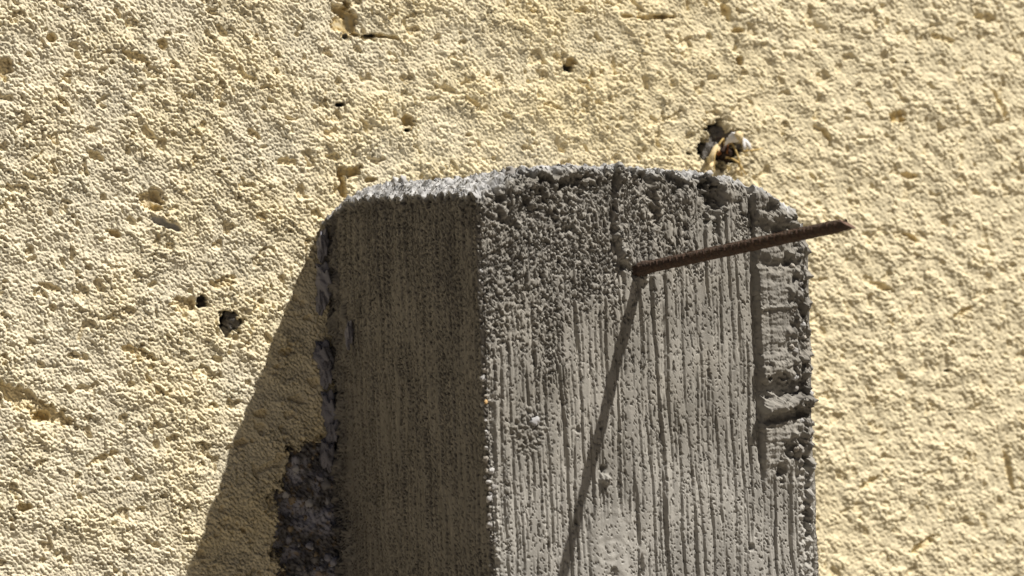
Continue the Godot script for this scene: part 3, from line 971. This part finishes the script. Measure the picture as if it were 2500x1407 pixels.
func build_bar() -> void:
	var from := Vector3(-0.04335, 0.02600, 0.34800)
	var to := Vector3(0.01812, 0.05975, 0.56900)
	var dir := (to - from).normalized()
	var length := (to - from).length()
	var bar := Node3D.new()
	bar.name = "reinforcing_bar"
	bar.position = from
	# its own z runs along the bar
	var side := dir.cross(Vector3.UP).normalized()
	bar.basis = Basis(side, dir.cross(side), dir)
	add_child(bar)
	tag(bar, "rusty ribbed steel bar sticking out of the concrete post", "steel bar")
	var rust := look(Color.WHITE, 0.85, true)
	sand_relief(37, 0.06, 0.06, 8.0, rust)
	var r := 0.0046
	var sides := 28
	var rings := 260
	var p := PackedVector3Array()
	var c := PackedColorArray()
	for j in rings + 1:
		var t := float(j) / rings
		for i in sides + 1:
			var a := TAU * float(i % sides) / sides
			var d := Vector2(cos(a), sin(a))
			var zz := lerpf(-0.02, length - 0.004 + 0.0012 * d.x + 0.0068 * d.y, t)
			# the end is cut at a slant
			var rr := r * (1.0 + 0.05 * rough.get_noise_3d(d.x * 2.0, d.y * 2.0, zz * 120.0))
			rr += 0.0007 * rough.get_noise_3d(d.x * 5.0, d.y * 5.0, zz * 500.0)
			if zz < 0.014:
				rr += 0.0013 * (1.0 - smoothstep(0.002, 0.014, zz)) * (1.0 + rough.get_noise_3d(d.x * 2.0, d.y * 2.0, zz * 100.0))
			p.append(Vector3(d.x * rr, d.y * rr, zz))
			c.append(rust_tone(d, zz))
	put("rod", grid_block(p, tube_normals(p, sides + 1, rings + 1), c, sides + 1, 0, sides, 0, rings), rust, bar)
	# slanted face of the cut
	var cp := PackedVector3Array()
	var cc := PackedColorArray()
	for j in 5:
		for i in sides + 1:
			var a := -TAU * float(i % sides) / sides
			var k := j / 4.0
			var d := Vector2(cos(a), sin(a)) * k
			cp.append(Vector3(d.x * r, d.y * r, length - 0.004 + 0.0012 * d.x + 0.0068 * d.y + 0.0006 * rough.get_noise_2d(d.x * 3.0, d.y * 3.0) * (1.0 - k)))
			cc.append(Color(0.16, 0.105, 0.08) * (1.0 + 0.4 * rough.get_noise_2d(d.x * 4.0, d.y * 4.0)))
	var cn := PackedVector3Array()
	cn.resize(cp.size())
	cn.fill(Vector3(-0.24, -1.33, 1).normalized())
	put("cut_end", grid_block(cp, cn, cc, sides + 1, 0, sides, 0, 4), rust, bar)
	# crescent ribs, two rows, and the two long ribs between them
	var rib := rib_mesh(r)
	var count := int((length - 0.02) / 0.0078)
	for k in count:
		for s in 2:
			var o := put("rib", rib, rust, bar)
			o.position = Vector3(0, 0, 0.016 + k * 0.0078 + s * 0.0039)
			o.rotation.z = PI * s - PI / 2
	for s in [PI / 2, PI * 1.5]:
		var pts := []
		var rad := []
		for k in 12:
			pts.append(Vector3(cos(s) * (r + 0.0001), sin(s) * (r + 0.0001), lerpf(0.004, length - 0.011, k / 11.0)))
			rad.append(0.0004 + 0.00015 * soft.get_noise_1d(k * 3.0 + s))
		put("long_rib", tube_mesh(pts, rad, 6, 3, 1.0, 0.5), rust_plain(), bar)


func rust_plain() -> StandardMaterial3D:
	return look(Color(0.10, 0.062, 0.042), 0.85)


func rust_tone(d: Vector2, zz: float) -> Color:
	var s := clampf(0.5 + 0.9 * rough.get_noise_3d(d.x * 1.5, d.y * 1.5, zz * 90.0), 0.0, 1.0)
	var col := Color(0.056, 0.043, 0.037).lerp(Color(0.100, 0.068, 0.050), s)
	var v := 1.0 + 0.35 * rough.get_noise_3d(d.x * 6.0, d.y * 6.0, zz * 700.0)
	return Color(col.r * v, col.g * v, col.b * v)


func rib_mesh(r: float) -> ArrayMesh:
	var p := PackedVector3Array()
	var c := PackedColorArray()
	var steps := 12
	for k in steps + 1:
		var t := float(k) / steps
		var a := lerpf(0.12, PI - 0.12, t)
		var high := 0.0008 * sin(PI * t)
		var lean := lerpf(-0.0024, 0.0024, t)
		for i in 7:
			var w := (0.5 - i / 6.0) * 2.0
			var rr := r - 0.0002 + high * maxf(0.0, 1.0 - w * w)
			p.append(Vector3(cos(a) * rr, sin(a) * rr, lean + w * 0.0013))
			c.append(Color(0.075, 0.050, 0.038))
	var n := grid_normals(p, 7, steps + 1)
	for k in n.size():
		var out := Vector3(p[k].x, p[k].y, 0)
		if n[k].dot(out) < 0.0:
			n[k] = -n[k]
	return grid_block(p, n, c, 7, 0, 6, 0, steps)


# ---------------------------------------------------------------- dry tuft

func build_tuft() -> void:
	var root := Vector3(0.25136, 0.12474, -0.01200)
	var tuft := Node3D.new()
	tuft.name = "dried_tuft"
	tuft.position = root
	add_child(tuft)
	tag(tuft, "small dried tuft of straw stalks and white husks growing from the wall hole", "dry plant")
	var straw := look(Color(0.62, 0.45, 0.19), 0.7)
	straw.backlight_enabled = true
	straw.backlight = Color(0.25, 0.18, 0.08)
	var cream := look(Color(0.74, 0.60, 0.36), 0.7)
	cream.backlight_enabled = true
	cream.backlight = Color(0.3, 0.25, 0.15)
	var brown := look(Color(0.045, 0.030, 0.024), 0.9)
	var orange := look(Color(0.28, 0.11, 0.04), 0.8)
	var white := look(Color(0.88, 0.86, 0.84), 0.6)
	white.backlight_enabled = true
	white.backlight = Color(0.4, 0.39, 0.38)
	var parts := [
		["husk", "cream", [Vector3(0.23613, 0.13249, 0.00600), Vector3(0.23071, 0.13086, 0.01000), Vector3(0.22546, 0.12484, 0.01200), Vector3(0.22278, 0.11884, 0.01100), Vector3(0.22210, 0.11353, 0.00800)], [0.00120, 0.00228, 0.00264, 0.00240, 0.00096], 0.50, 0.20],
		["husk", "cream", [Vector3(0.23523, 0.13086, 0.00600), Vector3(0.23422, 0.12846, 0.00800), Vector3(0.23269, 0.12565, 0.00900)], [0.00108, 0.00180, 0.00096], 0.60, 0.20],
		["stalk", "straw", [Vector3(0.25080, 0.12625, -0.01200), Vector3(0.24211, 0.13775, 0.00600), Vector3(0.23696, 0.13633, 0.01000), Vector3(0.23291, 0.13217, 0.01100)], [0.00060, 0.00072, 0.00072, 0.00084], 1.00, 0.15],
		["stalk", "brown", [Vector3(0.23541, 0.13264, -0.00400), Vector3(0.23689, 0.13814, 0.00000), Vector3(0.24004, 0.13950, 0.00500), Vector3(0.25022, 0.13654, -0.00600)], [0.00048, 0.00072, 0.00072, 0.00060], 1.00, 0.15],
		["stalk", "straw", [Vector3(0.23286, 0.12851, 0.00800), Vector3(0.22662, 0.12147, 0.01300), Vector3(0.22515, 0.11396, 0.01400), Vector3(0.22445, 0.10457, 0.01400)], [0.00054, 0.00060, 0.00060, 0.00048], 1.00, 0.15],
		["stalk", "straw", [Vector3(0.25394, 0.12854, -0.01200), Vector3(0.25259, 0.13339, 0.00000), Vector3(0.25015, 0.13167, 0.01000), Vector3(0.25153, 0.12392, 0.01400), Vector3(0.25384, 0.11530, 0.01500), Vector3(0.25574, 0.10770, 0.01400), Vector3(0.25991, 0.09840, 0.01000)], [0.00060, 0.00072, 0.00084, 0.00084, 0.00078, 0.00072, 0.00048], 1.00, 0.15],
		["stalk", "straw", [Vector3(0.25126, 0.11812, -0.01200), Vector3(0.25045, 0.11909, -0.00400), Vector3(0.24934, 0.11780, 0.00800), Vector3(0.25338, 0.11423, 0.01200), Vector3(0.25585, 0.11006, 0.01400), Vector3(0.26063, 0.10426, 0.01200), Vector3(0.26625, 0.09964, 0.00800)], [0.00060, 0.00084, 0.00096, 0.00096, 0.00090, 0.00072, 0.00048], 1.00, 0.15],
		["stalk", "straw", [Vector3(0.26293, 0.12521, 0.00700), Vector3(0.26830, 0.12517, 0.01000), Vector3(0.27496, 0.12567, 0.01000), Vector3(0.28733, 0.12678, 0.00800)], [0.00060, 0.00078, 0.00072, 0.00042], 1.00, 0.15],
		["husk", "white", [Vector3(0.24376, 0.13111, 0.00500), Vector3(0.24435, 0.13567, 0.00900), Vector3(0.24661, 0.13998, 0.01200), Vector3(0.24939, 0.14312, 0.01400)], [0.00120, 0.00228, 0.00252, 0.00252], 0.55, 0.35],
		["husk", "white", [Vector3(0.24682, 0.13378, 0.00700), Vector3(0.24959, 0.13737, 0.01000), Vector3(0.25122, 0.14004, 0.01300), Vector3(0.25184, 0.14372, 0.01500)], [0.00144, 0.00348, 0.00372, 0.00288], 0.60, 0.35],
		["husk", "white", [Vector3(0.25120, 0.13455, 0.00800), Vector3(0.25445, 0.13671, 0.01100), Vector3(0.25656, 0.13795, 0.01400), Vector3(0.25930, 0.13877, 0.01500)], [0.00168, 0.00324, 0.00360, 0.00192], 0.60, 0.35],
		["seed_head", "cream", [Vector3(0.25239, 0.14370, 0.01500), Vector3(0.25297, 0.14167, 0.01800), Vector3(0.25423, 0.13928, 0.01800), Vector3(0.25757, 0.13693, 0.01500)], [0.00288, 0.00468, 0.00432, 0.00192], 0.70, 0.25],
		["husk", "white", [Vector3(0.25991, 0.13903, 0.01400), Vector3(0.26018, 0.13402, 0.01500), Vector3(0.26052, 0.12928, 0.01500), Vector3(0.26297, 0.12551, 0.01200)], [0.00108, 0.00168, 0.00192, 0.00072], 0.45, 0.40],
		["husk", "white", [Vector3(0.26176, 0.13732, 0.01400), Vector3(0.26453, 0.13294, 0.01500), Vector3(0.26719, 0.12958, 0.01400), Vector3(0.27023, 0.12626, 0.01100)], [0.00096, 0.00192, 0.00240, 0.00072], 0.45, 0.40],
		["husk", "cream", [Vector3(0.22959, 0.11498, 0.00600), Vector3(0.22447, 0.11180, 0.00800), Vector3(0.22273, 0.10859, 0.00700), Vector3(0.22294, 0.10488, 0.00400)], [0.00096, 0.00240, 0.00264, 0.00096], 0.20, 0.30],
		["husk", "cream", [Vector3(0.25890, 0.10828, 0.00600), Vector3(0.25627, 0.10597, 0.00700), Vector3(0.25809, 0.10260, 0.00600), Vector3(0.26299, 0.09914, 0.00400)], [0.00072, 0.00192, 0.00216, 0.00072], 0.25, 0.30],
		["root_fibre", "orange", [Vector3(0.25214, 0.13212, -0.00400), Vector3(0.24895, 0.12773, 0.00200), Vector3(0.24597, 0.12444, 0.00400), Vector3(0.24819, 0.12325, 0.00200)], [0.00060, 0.00084, 0.00084, 0.00060], 1.00, 0.15],
		["root_fibre", "orange", [Vector3(0.24373, 0.12858, -0.00400), Vector3(0.23780, 0.12382, 0.00200), Vector3(0.23444, 0.12295, 0.00300)], [0.00060, 0.00084, 0.00060], 1.00, 0.15],
		["root_fibre", "orange", [Vector3(0.24461, 0.12380, -0.00400), Vector3(0.23882, 0.12305, 0.00300), Vector3(0.23601, 0.12148, 0.00300)], [0.00060, 0.00096, 0.00060], 1.00, 0.15],
		["root_fibre", "brown", [Vector3(0.24891, 0.13919, -0.01200), Vector3(0.24276, 0.13238, -0.00300), Vector3(0.24234, 0.12564, -0.00000), Vector3(0.24997, 0.11893, -0.00600)], [0.00096, 0.00132, 0.00144, 0.00096], 1.00, 0.15],
		["root_fibre", "brown", [Vector3(0.25238, 0.13233, -0.01000), Vector3(0.24523, 0.12795, -0.00100), Vector3(0.24331, 0.12276, 0.00000), Vector3(0.24560, 0.11818, -0.00800)], [0.00096, 0.00132, 0.00120, 0.00096], 1.00, 0.15],
	]
	for q in parts:
		var pts := []
		for v in q[2]:
			pts.append(v - root)
		var m: StandardMaterial3D = {"straw": straw, "cream": cream, "brown": brown, "orange": orange, "white": white}[q[1]]
		put(q[0], tube_mesh(pts, q[3], 10, 6, q[4], q[5]), m, tuft)
	var crown := put("root_crown", stone_mesh(91, 0.9, 18, 12), brown, tuft)
	crown.position = Vector3(0.25049, 0.12480, -0.01300) - root
	crown.scale = Vector3(0.0085, 0.009, 0.008)
